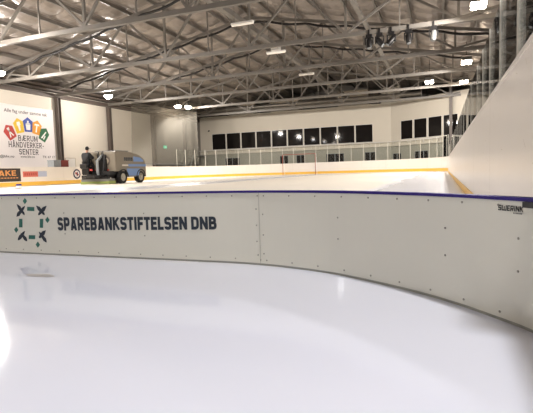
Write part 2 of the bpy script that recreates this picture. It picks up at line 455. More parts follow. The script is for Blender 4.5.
struct(MB().box(-29.64, -29.2, 53.1, 53.4, 0, 7.0), 'wall_end_infill', M['greywall'])
# roof of the block, a little lower than its parapet, and an inner floor and back so the windows look into rooms
struct(MB().box(-28.9, -5.3, 53.3, YF, ZT-.35, ZT-.1), 'wall_end_roof', M['greywall'])
mb = MB(); q = [A+Vector((0, .31, 0)), B+Vector((0,.31,0)), Vector((B.x, YF, 0)), Vector((-5.3, YF, 0))]
mb.add([p+Vector((0,0,z)) for z in (ZT-.35, ZT-.1) for p in q], [(0,3,2,1),(4,5,6,7),(0,1,5,4),(1,2,6,5),(2,3,7,6),(3,0,4,7)])
struct(mb, 'wall_end_roof', M['greywall'])
wn = 0
def window(p0, d, h, mull=0):
    global wn
    wn += 1
    t0, t1, z0, z1 = h; nrm = Vector((d.y, -d.x, 0))
    ang = math.atan2(d.y, d.x); w = t1-t0
    e = bpy.data.objects.new('window_%d' % wn, None); COL.objects.link(e); e['kind'] = 'structure'; e.empty_display_size = .1
    e.location = p0+d*t0+Vector((0,0,z0)); e.rotation_euler = (0,0,ang); hh = z1-z0
    f = MB(); b = .028
    for x0, x1, q0, q1 in ((0, b, 0, hh), (w-b, w, 0, hh), (b, w-b, 0, b), (b, w-b, hh-b, hh)): f.box(x0, x1, -.02, .1, q0, q1)
    for k in range(mull): f.box(w*(k+1)/(mull+1)-.03, w*(k+1)/(mull+1)+.03, -.02, .1, b, hh-b)
    f.build('window_frame', M['white'] if z0 > 3 else M['boxgrey'], e)
    MB().box(b, w-b, .015, .03, b, hh-b).build('pane', M['glassdark'], e)
D1 = Vector((1,0,0))
for h in H1: window(P1, D1, h)
for h in H2: window(A, S2, h)
for h, k in zip(H1L, (1, 0, 1, 1, 1)): window(P1, D1, h, k)
for h, k in zip(H2L, (1, 2)): window(A, S2, h, k)
# ledge with handrail below the windows
mb = MB().box(-29.2, -5.25, 52.82, 53.0, 2.8, 2.98)
mb.beam(A+Vector((0, 0, 2.89))+S2N*.09, B+Vector((0, 0, 2.89))+S2N*.09, .18, .18)
struct(mb, 'trim_3', M['facade'])
mb = MB(); mb.tube([(-29.2, 52.6, 3.3), (-5.4, 52.6, 3.3), tuple(A+S2*11.3+S2N*.3+Vector((0,0,3.3)))], .035)
for i in range(25):
    mb.tube([(-29.1+.98*i, 52.6, 3.3), (-29.1+.98*i, 52.85, 2.9)], .02, 6)
for i in range(11):
    p = A+S2*(i+.5)+S2N*.3; mb.tube([p+Vector((0,0,3.3)), p-S2N*.15+Vector((0,0,2.9))], .02, 6)
tag(mb.build('handrail', M['white']), 'long white handrail running under the upper windows of the far building', 'railing')

# ------------------------------------------------------------------ rink boards
def run(path, z0, z1, off, th, mb, mi=0):
    """ribbon wall along path; off: towards the ice; th: thickness away from the ice"""
    n = len(path); N = []
    for i in range(n):
        a = Vector(path[max(i-1, 0)]); b = Vector(path[min(i+1, n-1)]); d = (b-a).normalized(); N.append(Vector((d.y, -d.x)))   # right of travel = inside
    I = [Vector(p)+N[i]*off for i, p in enumerate(path)]; O = [Vector(p)+N[i]*(off-th) for i, p in enumerate(path)]
    vs = [(*p, z0) for p in I]+[(*p, z1) for p in I]+[(*p, z0) for p in O]+[(*p, z1) for p in O]
    fs = []
    for i in range(n-1): fs += [(i, i+1, n+i+1, n+i), (2*n+i, 3*n+i, 3*n+i+1, 2*n+i+1), (n+i, n+i+1, 3*n+i+1, 3*n+i), (i, 2*n+i, 2*n+i+1, i+1)]
    fs += [(0, n, 3*n, 2*n), (n-1, 3*n-1, 4*n-1, 2*n-1)]
    return mb.add(vs, fs, mi)
def arc(cx, a0, a1, k=24): return [(cx+8*math.cos(a0+(a1-a0)*i/k), 39+8*math.sin(a0+(a1-a0)*i/k)) for i in range(k+1)]
def resample(path, step):
    out = []; acc = 0; nxt = step
    for i in range(len(path)-1):
        a, b = Vector(path[i]), Vector(path[i+1]); L = (b-a).length
        while nxt <= acc+L:
            t = (nxt-acc)/L; p = a.lerp(b, t); d = (b-a).normalized(); out.append((p, d)); nxt += step
        acc += L
    return out
BH = 1.24; BHR = 1.185
def boards(label, path, BH=1.24, KH=.31, scuffs=0):
    t = thing('dasher_board', label, 'rink board', (path[0][0], path[0][1], 0))
    loc = [(x-path[0][0], y-path[0][1]) for x, y in path]
    mb = run(loc, 0, BH-.03, 0, .06, MB()); rnd = random.Random(5)
    for k in range(scuffs):
        y = rnd.uniform(2.0, 6.0)-path[0][1]; z = rnd.uniform(.5, 1.1); l = rnd.uniform(.02, .09); a = rnd.uniform(-.8, .8)
        mb.add([(-.0015, y, z), (-.0015, y+l*math.cos(a), z+l*math.sin(a)), (-.0015, y+l*math.cos(a), z+l*math.sin(a)+.0035), (-.0015, y, z+.005)], [(0,1,2,3)], 1)
    for p, d in resample(loc, 2.44):
        nrm = Vector((d.y, -d.x)); q = [p+nrm*.0015-d*.004, p+nrm*.0015+d*.004]
        mb.add([(*q[0], KH), (*q[1], KH), (*q[1], BH-.03), (*q[0], BH-.03)], [(0,1,2,3)], 1)
    mb.build('panel', [M['board'], M['seam']], t)
    run(loc, KH*.2 if KH > .2 else .0, KH, .012, .012, MB()).build('kickplate', M['yellow'], t)
    run(loc, BH-.03, BH, .006, .09, MB()).build('top_cap', M['board'], t)
    return t
left_path = [(-25, YN+.3), (-25, 39)]
end_path = arc(-17, PI, PI/2)+arc(-7.58, PI/2, 0)
right_path = [(.42, 39), (.42, YN+.3)]
boards('long white side board with yellow kickplate and adverts along the left of the rink', left_path, 1.26)
boards('white end board with yellow kickplate curving round the far corners', end_path)
boards('tall white scuffed side board rising close on the right of the picture', right_path, BHR, .125, 16)
# ------------------------------------------------------------------ rink glass
def glass_panel(w, h, label, group, pw=.026):
    t = thing('glass_panel', label, 'glass panel', (0,0,BH), 0, group)
    MB().box(pw/2+.016, w-pw/2-.016, -.004, .004, .013, h).build('pane', M['glass'], t)
    MB().box(-pw/2, pw/2, -pw*.32, pw*.32, 0, h+.02).build('post', M['post'], t)
    MB().box(-.026, .026, -.025, .025, 0, .012).build('post_base', M['post'], t)
    return t
ys = [1.5, 2.43, 3.4, 4.38, 5.28, 6.17, 7.10]
near = {1: 'rink glass panel nearest on the right board, cut by the picture edge', 2: 'second rink glass panel from the right picture edge, on the tall white board',
        3: 'third rink glass panel from the right picture edge, on the tall white board', 4: 'fourth rink glass panel from the right picture edge, on the tall white board',
        5: 'fifth rink glass panel from the right picture edge, on the tall white board', 6: 'sixth rink glass panel from the right picture edge, on the tall white board'}
gp = None
for i in range(1, 7):
    g = glass_panel(ys[i]-ys[i-1], .70, near[i], 'low glass panels along the right board')
    g.location = (.455, ys[i], BHR); g.rotation_euler = (0,0,-PI/2)
gf = glass_panel(1.5, .70, 'low rink glass panel with thin post farther along the right board', 'low glass panels along the right board')
for k in range(20):
    o = gf if k == 0 else dup(gf)
    o.location = (.455, 8.6+1.5*k, BHR); o.rotation_euler = (0,0,-PI/2)
ge = None
for (p, d) in resample(end_path, 1.23):
    nrm = Vector((d.y, -d.x)); q = p-nrm*.035; a = math.atan2(d.y, d.x)
    lab = 'clear tall glass panel with thin post standing on the far end board'
    if ge is None:
        ge = glass_panel(1.21, 1.70, lab, 'tall glass panels along the far end board', .04); ge.location = (*q, BH); ge.rotation_euler = (0,0,a)
    else: dup(ge, (*q, BH), a, lab)

# ------------------------------------------------------------------ near barrier
KNOT = [(-4.6, 2.475), (-3.8, 2.47), (-3.08, 2.47), (-2.53, 2.472), (-1.94, 2.475), (-1.42, 2.478), (-.99, 2.462), (-.55, 2.335), (-.18, 2.112), (.03, 1.938), (.165, 1.79), (.275, 1.645), (.33, 1.48), (.352, 1.28), (.36, 1.05), (.36, .8)]
def spline(K, k=10):
    out = []
    for i in range(len(K)-1):
        p0, p1, p2, p3 = [Vector(K[min(max(j, 0), len(K)-1)]) for j in (i-1, i, i+1, i+2)]
        for s in range(k):
            t = s/k; out.append(.5*((2*p1)+(p2-p0)*t+(2*p0-5*p1+4*p2-p3)*t*t+(3*p1-p0-3*p2+p3)*t**3))
    out.append(Vector(K[-1])); return out
BP = spline(KNOT)
iS = min(range(len(BP)), key=lambda i: abs(BP[i].x+.99))
straight, curved = BP[:iS+1], BP[iS:]
TOP = .437
def pos_on(path, s):
    acc = 0
    for i in range(len(path)-1):
        L = (path[i+1]-path[i]).length
        if s <= acc+L or i == len(path)-2:
            d = (path[i+1]-path[i]).normalized(); return path[i]+d*(s-acc), d
        acc += L
def plen(path): return sum((path[i+1]-path[i]).length for i in range(len(path)-1))
def s_at_x(path, x):
    acc = 0
    for i in range(len(path)-1):
        if path[i].x <= x <= path[i+1].x: return acc+(path[i+1]-path[i]).length*(x-path[i].x)/(path[i+1].x-path[i].x)
        acc += (path[i+1]-path[i]).length
screw_mesh = None
def screw(parent, base, path, s, z):
    global screw_mesh
    p, d = pos_on(path, s); nrm = Vector((d.y, -d.x, 0))
    if screw_mesh is None:
        o = MB().lathe((0,0,0), (0,-1,0), [(0, .0046), (.0016, .0046), (.0028, .003)], 8).build('screw', M['screw'], parent); screw_mesh = o.data
    else:
        o = bpy.data.objects.new('screw', screw_mesh); COL.objects.link(o); o.parent = parent
    o.location = Vector((p.x, p.y, z))-base; o.rotation_euler = (0,0,math.atan2(d.y, d.x))
def barrier(label, path, mids, seam_at):
    base = Vector((path[0].x, path[0].y, 0))
    t = thing('barrier_panel', label, 'rink barrier', base)
    loc = [(p.x-base.x, p.y-base.y) for p in path]
    run(loc, .012, TOP-.012, 0, .03, MB()).build('panel', M['barrier'], t)
    run(loc, TOP-.012, TOP, .006, .042, MB()).build('top_trim', M['purple'], t)
    run(loc, 0, .012, -.004, .03, MB()).build('bottom_rail', M['baseline'], t)
    L = plen(path); k = 0; s = .03
    while s < L-.01:
        screw(t, base, path, s, TOP-.03); screw(t, base, path, s+.01, .032); s += .17
    for sm, zs in mids:
        for z in zs: screw(t, base, path, sm, z)
    return t
Ls = plen(straight)
m1 = [(s_at_x(straight, x), (.30, .155)) for x in (-4.2, -3.55, -2.46, -1.80)]+[(Ls-.022, (.33, .235, .14)), (Ls-.018, (.06,))]
m2 = [(.022, (.30, .18, .07))]+[(s_at_x(curved, x), (.30, .19)) for x in (-.50, .01, .235)]
bl = barrier('white rink barrier panel with blue trim, round logo and bank lettering', straight, m1, True)
br = barrier('curved white rink barrier panel with blue trim bending towards us on the right', curved, m2, False)
far_left = [Vector((-9.4+.48*k, 2.475)) for k in range(11)]
far_left[-1] = Vector((-4.604, 2.475))
barrier('plain white rink barrier panel beyond the left picture edge, left of the logo panel', far_left, [(.02, (.33, .235, .14)), (1.6, (.30, .155)), (3.2, (.30, .155))], False)
# thin grey seam strip marking the joint where the panels meet
jp, jd = straight[-1], (straight[-1]-straight[-2]).normalized(); jn = Vector((jd.y, -jd.x))*.0012
jq = [jp-jd*.004+jn, jp+jn*1.0]
stick_joint = MB().add([(*jq[0], .013), (*jq[1], .013), (*jq[1], TOP-.013), (*jq[0], TOP-.013)], [(0,1,2,3)]).build('panel_joint', M['joint'], bl)
stick_joint.matrix_parent_inverse = Matrix.Translation(-Vector(bl.location))
def on_straight(u, v): return Vector((u, 2.4685 if u > -2.8 else 2.4675, v))
def front(x):
    s = s_at_x(BP, x); p, d = pos_on(BP, s); return p, d
def onb(u, v, off=.0015):
    p, d = front(u); nrm = Vector((d.y, -d.x)); return Vector((p.x+nrm.x*off, p.y+nrm.y*off, v))
INVL = Matrix.Translation(-Vector(bl.location)); INVR = Matrix.Translation(-Vector(br.location))
def stick(o, inv): o.matrix_parent_inverse = inv; return o
quads, W = lettering('SPAREBANKSTIFTELSEN DNB', .235, .19, .075, .30)
u0, u1 = -2.522, -1.278
def bank(u, v):
    X = u0+(u1-u0)*u/W; t = u/W; z0 = .176+(.204-.176)*t; z1 = .270+(.283-.270)*t
    return onb(X, z0+(z1-z0)*v)
# subdivide long quads along u is unnecessary on the flat run
stick(put(quads, bank).build('lettering', M['navy'], bl), INVL)
lg = MB()
for r in [[(-2.793,.344),(-2.725,.342),(-2.729,.313),(-2.797,.316)], [(-2.88,.257),(-2.847,.256),(-2.853,.194),(-2.887,.194)], [(-2.681,.258),(-2.648,.258),(-2.657,.193),(-2.688,.194)], [(-2.797,.138),(-2.734,.139),(-2.739,.11),(-2.801,.11)]]:
    lg.add([onb(*p) for p in r], [(0,1,2,3)], 0)
for x, z in [(-2.811,.386),(-2.611,.251),(-2.916,.175),(-2.717,.071)]:
    a, b = .021, .023; lg.add([onb(x+a*.1, z+b), onb(x+a, z), onb(x-a*.1, z-b), onb(x-a, z)], [(0,1,2,3)], 0)
for (p, q), thick in zip([[(-2.894,.366),(-2.821,.284)], [(-2.811,.352),(-2.904,.272)], [(-2.709,.354),(-2.631,.285)], [(-2.609,.352),(-2.696,.284)], [(-2.829,.169),(-2.908,.098)], [(-2.875,.154),(-2.816,.093)], [(-2.632,.177),(-2.703,.119)], [(-2.7,.167),(-2.631,.089)]],
                        (.35, .78, .3, .35, .65, .7, .35, .72)):
    p, q = Vector(p), Vector(q); d = (q-p); nn = Vector((-d.y, d.x)).normalized()*.0152
    c = p+d*thick; k1 = p+d*.2; k2 = p+d*.88
    lg.add([onb(*v) for v in (p, k1+nn*.62, c+nn, k2+nn*.62, q, k2-nn*.62, c-nn, k1-nn*.62)], [tuple(range(8))], 1)
stick(lg.build('logo', [M['green'], M['navy']], bl), INVL)
quads, W2 = lettering('SWERINK', .2, 0, .10)
sA, sB = s_at_x(BP, .181), s_at_x(BP, .246)
def swer(u, v, z0=.389, hh=.019):
    s = sA+(sB-sA)*u/W2; p, d = pos_on(BP, s); nrm = Vector((d.y, -d.x))*.0015
    return Vector((p.x+nrm.x, p.y+nrm.y, z0+(v)*hh))
mb = put(quads, lambda u, v: swer(u+.09*v, v)); 
stick(mb.build('maker_lettering', M['black'], br), INVR)
q2, w3 = lettering('INAK', .16, 0, .2)
mb = MB()
for k in range(7):
    u = W2*(.62+.052*k); mb.add([swer(u, -.42), swer(u+W2*.03, -.42), swer(u+W2*.03, -.16), swer(u, -.16)], [(0,1,2,3)])
stick(mb.build('small_print', M['text'], br), INVR)
# dark rubber grip under the trim at the right
sG = s_at_x(BP, .252); seg = [pos_on(BP, sG+.03*i)[0] for i in range(12)]
stick(run([tuple(p) for p in seg], TOP-.031, TOP-.0125, .014, .013, MB()).build('rubber_grip', M['black'], br), INVR)

# ------------------------------------------------------------------ roof trusses
TX0, TX1 = -29.2, 4.8
def truss_mesh():
    parts = []
    ZB = 7.05
    bot = [-25.5, -20.3, -15.0, -9.7, -4.5, .7]; top = [-28.2, -22.9, -17.65, -12.2, -7.1, -1.9, 3.6]
    tz = lambda x: roofz(x)-.06
    parts.append(('bottom_chord', MB().beam((TX0, 0, ZB+.10), (TX1, 0, ZB+.10), .2, .20)))
    mb = MB().beam((TX0, 0, tz(TX0)), (APX, 0, tz(APX)), .18, .18); mb.beam((APX, 0, tz(APX)), (TX1, 0, tz(TX1)), .18, .18)
    parts.append(('top_chord', mb))
    for i, b in enumerate(bot):
        for t_ in (top[i], top[i+1]): parts.append(('web_member', MB().beam((b, 0, ZB+.2), (t_, 0, tz(t_)-.05), .11, .11)))
        parts.append(('web_post', MB().beam((b, 0, ZB+.2), (b, 0, tz(b)-.05), .11, .11)))
    for t_ in top[1:-1]:
        parts.append(('web_post', MB().beam((t_, 0, ZB+.2), (t_, 0, tz(t_)-.05), .06, .06)))
    for b in bot[0:1]: parts.append(('web_member', MB().beam((-27.6, 0, ZB+.2), (-26.7, 0, tz(-26.7)-.05), .1, .1)))
    return parts
TL = [(17.0, 'grey steel roof truss nearest us, crossing the top left corner of the picture'), (23.5, 'grey steel roof truss carrying the five black stage lights'),
      (29.4, 'grey steel roof truss just behind the one with stage lights'), (35.6, 'grey steel roof truss third behind the nearest, ending at the resurfacer column'),
      (41.8, 'grey steel roof truss second from the far building'), (48.0, 'grey steel roof truss nearest the far white building')]
t0 = thing('roof_truss', TL[0][1], 'roof truss', (0, TL[0][0], 0), 0, 'roof trusses across the hall')
for nme, m_ in truss_mesh(): m_.build(nme, M['steel'], t0)
for y, l in TL[1:]: dup(t0, (0, y, 0), 0, l)
# purlins along the hall under the lining
pl = None
for k in range(1, 20):
    x = XL+1.75*k
    o = MB().box(-.05, .05, 12, YF-.05, -.1, .1).build('roof_purlin', M['steel']) if pl is None else pl.copy()
    if pl is None: pl = o
    else: COL.objects.link(o)
    o.location = (x, 0, roofz(x)+.24); tag(o, 'thin grey steel purlin running lengthwise under the roof lining', 'purlin', 'purlins under the roof lining')
# lengthwise braces
def longbeam(x, z, w, h, lab):
    tag(MB().box(-w/2, w/2, 12, 58, -h/2, h/2).build('roof_brace', M['steel'], loc=(x, 0, z)), lab, 'roof brace')
longbeam(-10.5, 8.9, .32, .3, 'wide grey lengthwise roof brace passing through the middle of the trusses')
longbeam(-4.0, 8.55, .2, .2, 'narrow grey lengthwise roof brace through the trusses on the right')
# black cables draped along the top chords
def cable(y, lab, x0=-27.5, x1=3.0, ph=0):
    pts = []; n = 90
    for i in range(n+1):
        x = x0+(x1-x0)*i/n; z = roofz(x)-.22-.12*abs(math.sin((x+ph)*PI/2.6)); pts.append((x, y-.2, z-.06))
    tag(MB().tube(pts, .075, 6).build('power_cable', M['cable']), lab, 'cable')
cable(17.0, 'black cable strung along the truss at the top left corner')
cable(23.5, 'black cable sagging along the top of the stage light truss', ph=.7)
cable(29.4, 'black cable sagging along the truss behind the stage lights', ph=.3)
cable(35.6, 'black cable along the third truss from the front', -24, 1.5, .5)

# ------------------------------------------------------------------ lamps
LAMPE = 1.0
def spot(loc, tgt, power, color=(1, .945, .88), size=174, rad=.2, allround=False):
    l = bpy.data.lights.new('floodlight_beam', 'POINT' if allround else 'SPOT'); l.energy = power*LAMPE
    if not allround: l.spot_size = math.radians(size); l.spot_blend = .25
    l.shadow_soft_size = rad; l.color = color
    o = bpy.data.objects.new('floodlight_beam', l); COL.objects.link(o); o.location = loc
    o.rotation_euler = (Vector(tgt)-Vector(loc)).to_track_quat('-Z', 'Y').to_euler()
    return o
def flood_proto(label, bell=False):
    t = thing('floodlight', label, 'floodlight', (0,0,7.1), 0, 'floodlights under the roof')
    if bell:
        MB().lathe((0,0,.02), (0,0,1), [(0, .34), (.10, .30), (.22, .16), (.34, .12), (.42, .05)], 20).build('housing', M['machgrey'], t)
        MB().lathe((0,0,.02), (0,0,-1), [(-.01, .33), (.06, .32), (.16, .26), (.23, .14), (.25, .02)], 20).build('lens', M['lamp'], t)
    else:
        MB().prism([(-.30, .06), (.30, .06), (.22, .30), (-.22, .30)], -.32, .32).build('housing', M['machgrey'], t)
        for sx in (-1, 1): MB().box(sx*.165-.125, sx*.165+.125, -.28, .28, -.10, .06).build('lens', M['lamp'], t, bevel=.03)
        MB().box(-.30, .30, -.02, .02, -.115, .06).build('divider', M['machgrey'], t)
    MB().tube([(-.28,0,.2), (-.28,0,.45), (.28,0,.45), (.28,0,.2)], .02, 6).build('bracket', M['blackmetal'], t)
    return t
LP = [((-25.5, 21.2), 'bright floodlight at the left picture edge above the banner'), ((-25.7, 31.4), 'bright floodlight above the ice resurfacer near the left wall'),
      ((-24.1, 39.5), 'bright floodlight near the far left corner, left of a close pair'), ((-23.6, 40.6), 'bright floodlight near the far left corner, right of a close pair'),
      ((1.4, 21.5), 'bright twin floodlight at the top right above the glass panels'), ((1.45, 32.8), 'bright floodlight seen through the glass below the top right floodlight'),
      ((1.6, 40.4), 'bright floodlight seen through the glass, farthest on the right'), ((-.95, 39.0), 'bright floodlight lighting the angled far wall'),
      ((-19.4, 15.0), 'floodlight just beyond the top left corner of the picture')]
OUT = [(-25.5, 10.8), (-25.5, 1.0), (-25.5, -9.0), (1.45, 11.2), (1.45, 1.2), (1.45, -9.0)]
fps = {}
for (x, y), lab in LP+[(p, 'floodlight under the roof behind the camera position') for p in OUT]:
    bell = x < -5
    if fps.get(bell) is None: fps[bell] = cur = flood_proto(lab, bell); cur.location = (x, y, 7.1)
    else:
        cur = dup(fps[bell], (x, y, 7.1), 0, lab)
        for ch in list(cur.children):
            if ch.name.startswith('suspension'): bpy.data.objects.remove(ch)
    MB().tube([(0,0,.45), (0,0,roofz(x)+.08-7.1)], .02, 8).build('suspension_rod', M['blackmetal'], cur)
    near_wall = x < -20
    far = y > 38; behind = (x, y) in OUT
    if behind: spot((x, y, 6.82), (x+(2 if x < 0 else -2), y, 0), 740, (.95, .97, 1))
    elif far: spot((x, y, 6.82), (x+(3 if near_wall else -1), y+2.0, 0), 1150)
    elif x < 0: spot((x, y, 6.82), (0, 0, 0), 800, allround=True); spot((x, y, 6.80), (x+8, y, 0), 1300)
    else: spot((x, y, 6.82), (x-5, y, 0), 1800)
# battens of the middle row
def batten(x, y, z, lab, cross=False):
    t = thing('light_batten', lab, 'ceiling light', (x, y, z), 0, 'white battens along the middle of the roof')
    MB().box(-.55, .55, -.08, .08, .05, .13).build('housing', M['white'], t)
    MB().box(-.53, .53, -.07, .07, 0, .05).build('diffuser', M['lampoff'], t)
    if cross: MB().box(-.22, .22, -.22, .22, .13, .42).build('sensor_box', M['white'], t)
    MB().tube([(-.4, 0, .13), (-.4, 0, roofz(x)+.08-z)], .012, 6).tube([(.4, 0, .13), (.4, 0, roofz(x)+.08-z)], .012, 6).build('hanger', M['steel'], t)
batten(-8.5, 19.8, 7.2, 'small white batten light below the nearest truss, highest in the picture')
batten(-8.6, 24.6, 7.0, 'white batten light with a box on top, hanging under the second truss', True)
batten(-8.9, 31.8, 7.15, 'long white batten light hanging above the middle of the far building')

# moving-head stage lights under the second truss
def stage_light(label, x, tilt, pan=0, pale=False):
    t = thing('stage_light', label, 'stage light', (x, 23.5, 7.05), pan, 'stage lights clamped to a truss')
    MB().box(-.15, .15, -.15, .15, -.16, -.03).box(-.04, .04, -.14, .14, -.03, .0).box(-.04, .04, -.14, -.10, .0, .2).box(-.04, .04, .10, .14, .0, .2).build('base', M['blackmetal'], t)
    MB().box(-.21, -.16, -.06, .06, -.50, -.16).box(.16, .21, -.06, .06, -.50, -.16).box(-.21, .21, -.06, .06, -.19, -.15).build('yoke', M['blackmetal'], t)
    h = MB().lathe((0,0,-.42), (math.sin(tilt), -.25, -math.cos(tilt)), [(-.24, .09), (-.16, .14), (.12, .14), (.26, .12)], 12).build('head', M['blackmetal'] if not pale else M['machgrey'], t)
    ax = Vector((math.sin(tilt), -.25, -math.cos(tilt))).normalized()
    MB().lathe(Vector((0,0,-.42))+ax*.261, ax, [(0, .1), (.012, .1)], 12).build('lens', M['boxgrey'], h)
stage_light('black stage light hanging leftmost under the truss, pointing down', -3.35, .0)
stage_light('black stage light second from left, tilted to the right', -2.85, .7)
stage_light('black stage light in the middle of five, tilted to the left', -2.3, -.7)
stage_light('small black stage light second from right under the truss', -1.5, .1)
stage_light('pale faced stage light rightmost of five under the truss', -.38, -.1, 0, True)

# ------------------------------------------------------------------ ducts and units above the far building
mb = MB().tube([(-28, 50.6, 8.0), (-2, 50.6, 8.0)], .22, 12)
for i in range(12): mb.tube([(-27.5+2.2*i, 50.6, 8.2), (-27.5+2.2*i, 50.6, roofz(-27.5+2.2*i)+.08)], .015, 6)
tag(mb.build('air_duct', M['duct']), 'long round grey air duct hanging above the far building', 'duct')
tag(MB().tube([(-28, 51.8, 7.85), (-5.5, 51.8, 7.85)], .1, 10).tube([(-26, 51.8, 7.9), (-26, 51.8, roofz(-26)+.08)], .015, 6).tube([(-20, 51.8, 7.9), (-20, 51.8, roofz(-20)+.08)], .015, 6).tube([(-14, 51.8, 7.9), (-14, 51.8, roofz(-14)+.08)], .015, 6).tube([(-8, 51.8, 7.9), (-8, 51.8, roofz(-8)+.08)], .015, 6).build('service_pipe', M['duct']), 'thin grey service pipe along the top of the far building', 'pipe')
def unit(x0, x1, y0, y1, z1, lab, m, panels=2):
    t = thing('ventilation_unit', lab, 'ventilation unit', ((x0+x1)/2, (y0+y1)/2, ZT-.1))
    w, d, h = x1-x0, y1-y0, z1-(ZT-.1)
    MB().box(-w/2, w/2, -d/2, d/2, .12, h).build('casing', m, t, bevel=.03)
    MB().box(-w/2, w/2, -d/2, -d/2+.15, 0, .12).box(-w/2, w/2, d/2-.15, d/2, 0, .12).build('plinth', M['darksteel'], t)
    for k in range(panels):
        p = MB().box(-w/2+w*(k+.1)/panels, -w/2+w*(k+.9)/panels, -d/2-.025, -d/2, .25, h-.2).build('access_panel', m, t)
        MB().box(-w/2+w*(k+.8)/panels, -w/2+w*(k+.84)/panels, -d/2-.05, -d/2-.025, h*.45, h*.6).build('handle', M['blackmetal'], p)
unit(-25.9, -22.2, 54.6, 56.4, 9.0, 'beige ventilation unit on the far building roof, leftmost', M['unit'])
unit(-20.0, -16.4, 54.6, 56.4, 9.2, 'beige ventilation unit on the far building roof, second from left', M['unit'])
unit(-11.6, -8.0, 54.8, 56.6, 9.6, 'large beige ventilation unit on the far roof near the bend', M['unit'], 1)
unit(-7.6, -6.8, 54.4, 55.6, 9.4, 'dark square ventilation box on the far roof', M['darksteel'], 1)
unit(-6.5, -4.4, 54.4, 56, 9.5, 'pale ventilation cabinet right of the dark box on the far roof', M['facade'], 1)

# ------------------------------------------------------------------ left wall banner
def sign_base(name, lab, x, y0, y1, z0, z1, m, th=.02):
    t = thing(name, lab, 'sign', (x, y0, z0))
    MB().box(0, th, 0, y1-y0, 0, z1-z0).build('backing', m, t)
    return t
bx = XL+.3
bn = thing('wall_banner', 'big white trade-centre banner with five coloured pentagons on left wall', 'banner', (XL+.03, 20.5, 1.9))
MB().box(0, .02, 0, 8.85, -.75, 4.08).build('sheet', M['banner'], bn)
MB().tube([(.03, 0, 4.08), (.03, 8.85, 4.08)], .03, 8).build('top_rod', M['white'], bn)
def onban(y, z): return Vector((.0225, y-20.5, z-1.9))
def pent(c, ang, m, name, icon):
    mb = MB(); s = .46
    def T(u, v): 
        ca, sa = math.cos(ang), math.sin(ang); return onban(c[0]+(u*ca-v*sa)*1.0, c[1]+(u*sa+v*ca))
    mb.add([T(*p) for p in ((-.34,-.58), (.34,-.58), (.46,.22), (0,.54), (-.46,.22))], [(0,1,2,3,4)])
    o = mb.build(name, m, bn)
    ic = MB()
    for q in icon: ic.add([T(*p)+Vector((.0015,0,0)) for p in q], [tuple(range(len(q)))])
    ic.build('tool_pictogram', M['white'], o)
br_ = [[(-.07,-.4),(.07,-.4),(.1,0),(-.1,0)], [(-.17,0),(.17,0),(.13,.26),(-.13,.26)]]
ham = [[(-.06,-.42),(.06,-.42),(.06,.1),(-.06,.1)], [(-.24,.08),(.24,.14),(.2,.26),(-.2,.22)]]
buck = [[(-.18,-.44),(.18,-.44),(.22,.0),(-.22,.0)], [(-.06,.02),(.06,.02),(.08,.26),(-.08,.26)], [(-.2,.03),(.2,.03),(.17,.09),(-.17,.09)]]
pliers = [[(-.2,-.4),(-.1,-.42),(.08,.1),(.0,.14)], [(.2,-.4),(.1,-.42),(-.08,.1),(.0,.14)], [(-.08,.08),(.08,.08),(.12,.3),(-.1,.3)]]
saw = [[(-.16,-.42),(-.02,-.42),(.14,.24),(.04,.26)], [(.06,-.42),(.18,-.42),(.2,-.1),(.1,-.06)]]
# reading direction on this wall: +y runs to the right
pent((25.15, 4.0), .55, M['red'], 'pentagon', pliers)
pent((25.98, 4.52), .22, M['signyellow'], 'pentagon', br_)
pent((26.82, 4.66), 0, M['signblue'], 'pentagon', buck)
pent((27.62, 4.50), -.22, M['orange'], 'pentagon', ham)
pent((28.30, 4.0), -.5, M['signgreen'], 'pentagon', saw)
def serif_line(text, y0, y1, z0, h, name):
    q, w = lettering(text, .16, .2, .17, .3, True)
    put(q, lambda u, v: onban(y0+(y1-y0)*u/w, z0+h*v)).build(name, M['text'], bn)
serif_line('BÆRUM', 25.85, 27.62, 3.36, .42, 'lettering')
serif_line('HÅNDVERKER-', 25.0, 28.2, 2.86, .42, 'lettering')
serif_line('SENTER', 25.85, 27.62, 2.34, .42, 'lettering')
font_text('Alle fag under samme tak', 'slogan', M['text'], bn, lambda u, v: onban(24.8+u, 5.42+v), .36, 3.9)
font_text('post@bhs.no', 'web_address', M['text'], bn, lambda u, v: onban(23.65+u, 2.10+v), .26, 1.75)
font_text('www.bhs.no', 'web_address', M['text'], bn, lambda u, v: onban(25.95+u, 2.10+v), .26, 1.3)
font_text('Tlf. 67 17', 'phone_number', M['text'], bn, lambda u, v: onban(28.0+u, 2.10+v), .26, 1.25)

# adverts on the left board
def ad(name, lab, y0, y1, z0, z1, m):
    t = thing(name, lab, 'advert', (-24.995, y0, z0))
    MB().box(0, .008, 0, y1-y0, 0, z1-z0).build('backing', m, t)
    return t
a = ad('advert_sign', 'dark advert with orange lettering on the left board at the picture edge', 19.6, 21.78, .36, 1.18, M['darkad'])
q, w = lettering('MAKE', .2, .1, .1)
put(q, lambda u, v: Vector((.0095, .1+1.75*u/w, .36+.34*v))).build('lettering', M['adorange'], a)
mb = MB()
for k in range(9): mb.add([(.0095, .15+.21*k, .2), (.0095, .3+.21*k, .2), (.0095, .3+.21*k, .26), (.0095, .15+.21*k, .26)], [(0,1,2,3)])
mb.build('small_print', M['adorange'], a)
a = ad('advert_sign', 'faded red and pale blue advert on the left board beside the dark one', 21.95, 23.85, .62, .98, M['adred'])
MB().box(.008, .011, 1.18, 1.9, .0, .36).build('pale_end', M['adblue'], a)
q, w = lettering('BÆRUM', .16, .1, .14)
mb = MB()
for k in range(6): mb.add([(.0095, .1+.17*k, .1), (.0095, .22+.17*k, .1), (.0095, .22+.17*k, .26), (.0095, .1+.17*k, .26)], [(0,1,2,3)])
mb.build('small_print', M['adredtext'], a)
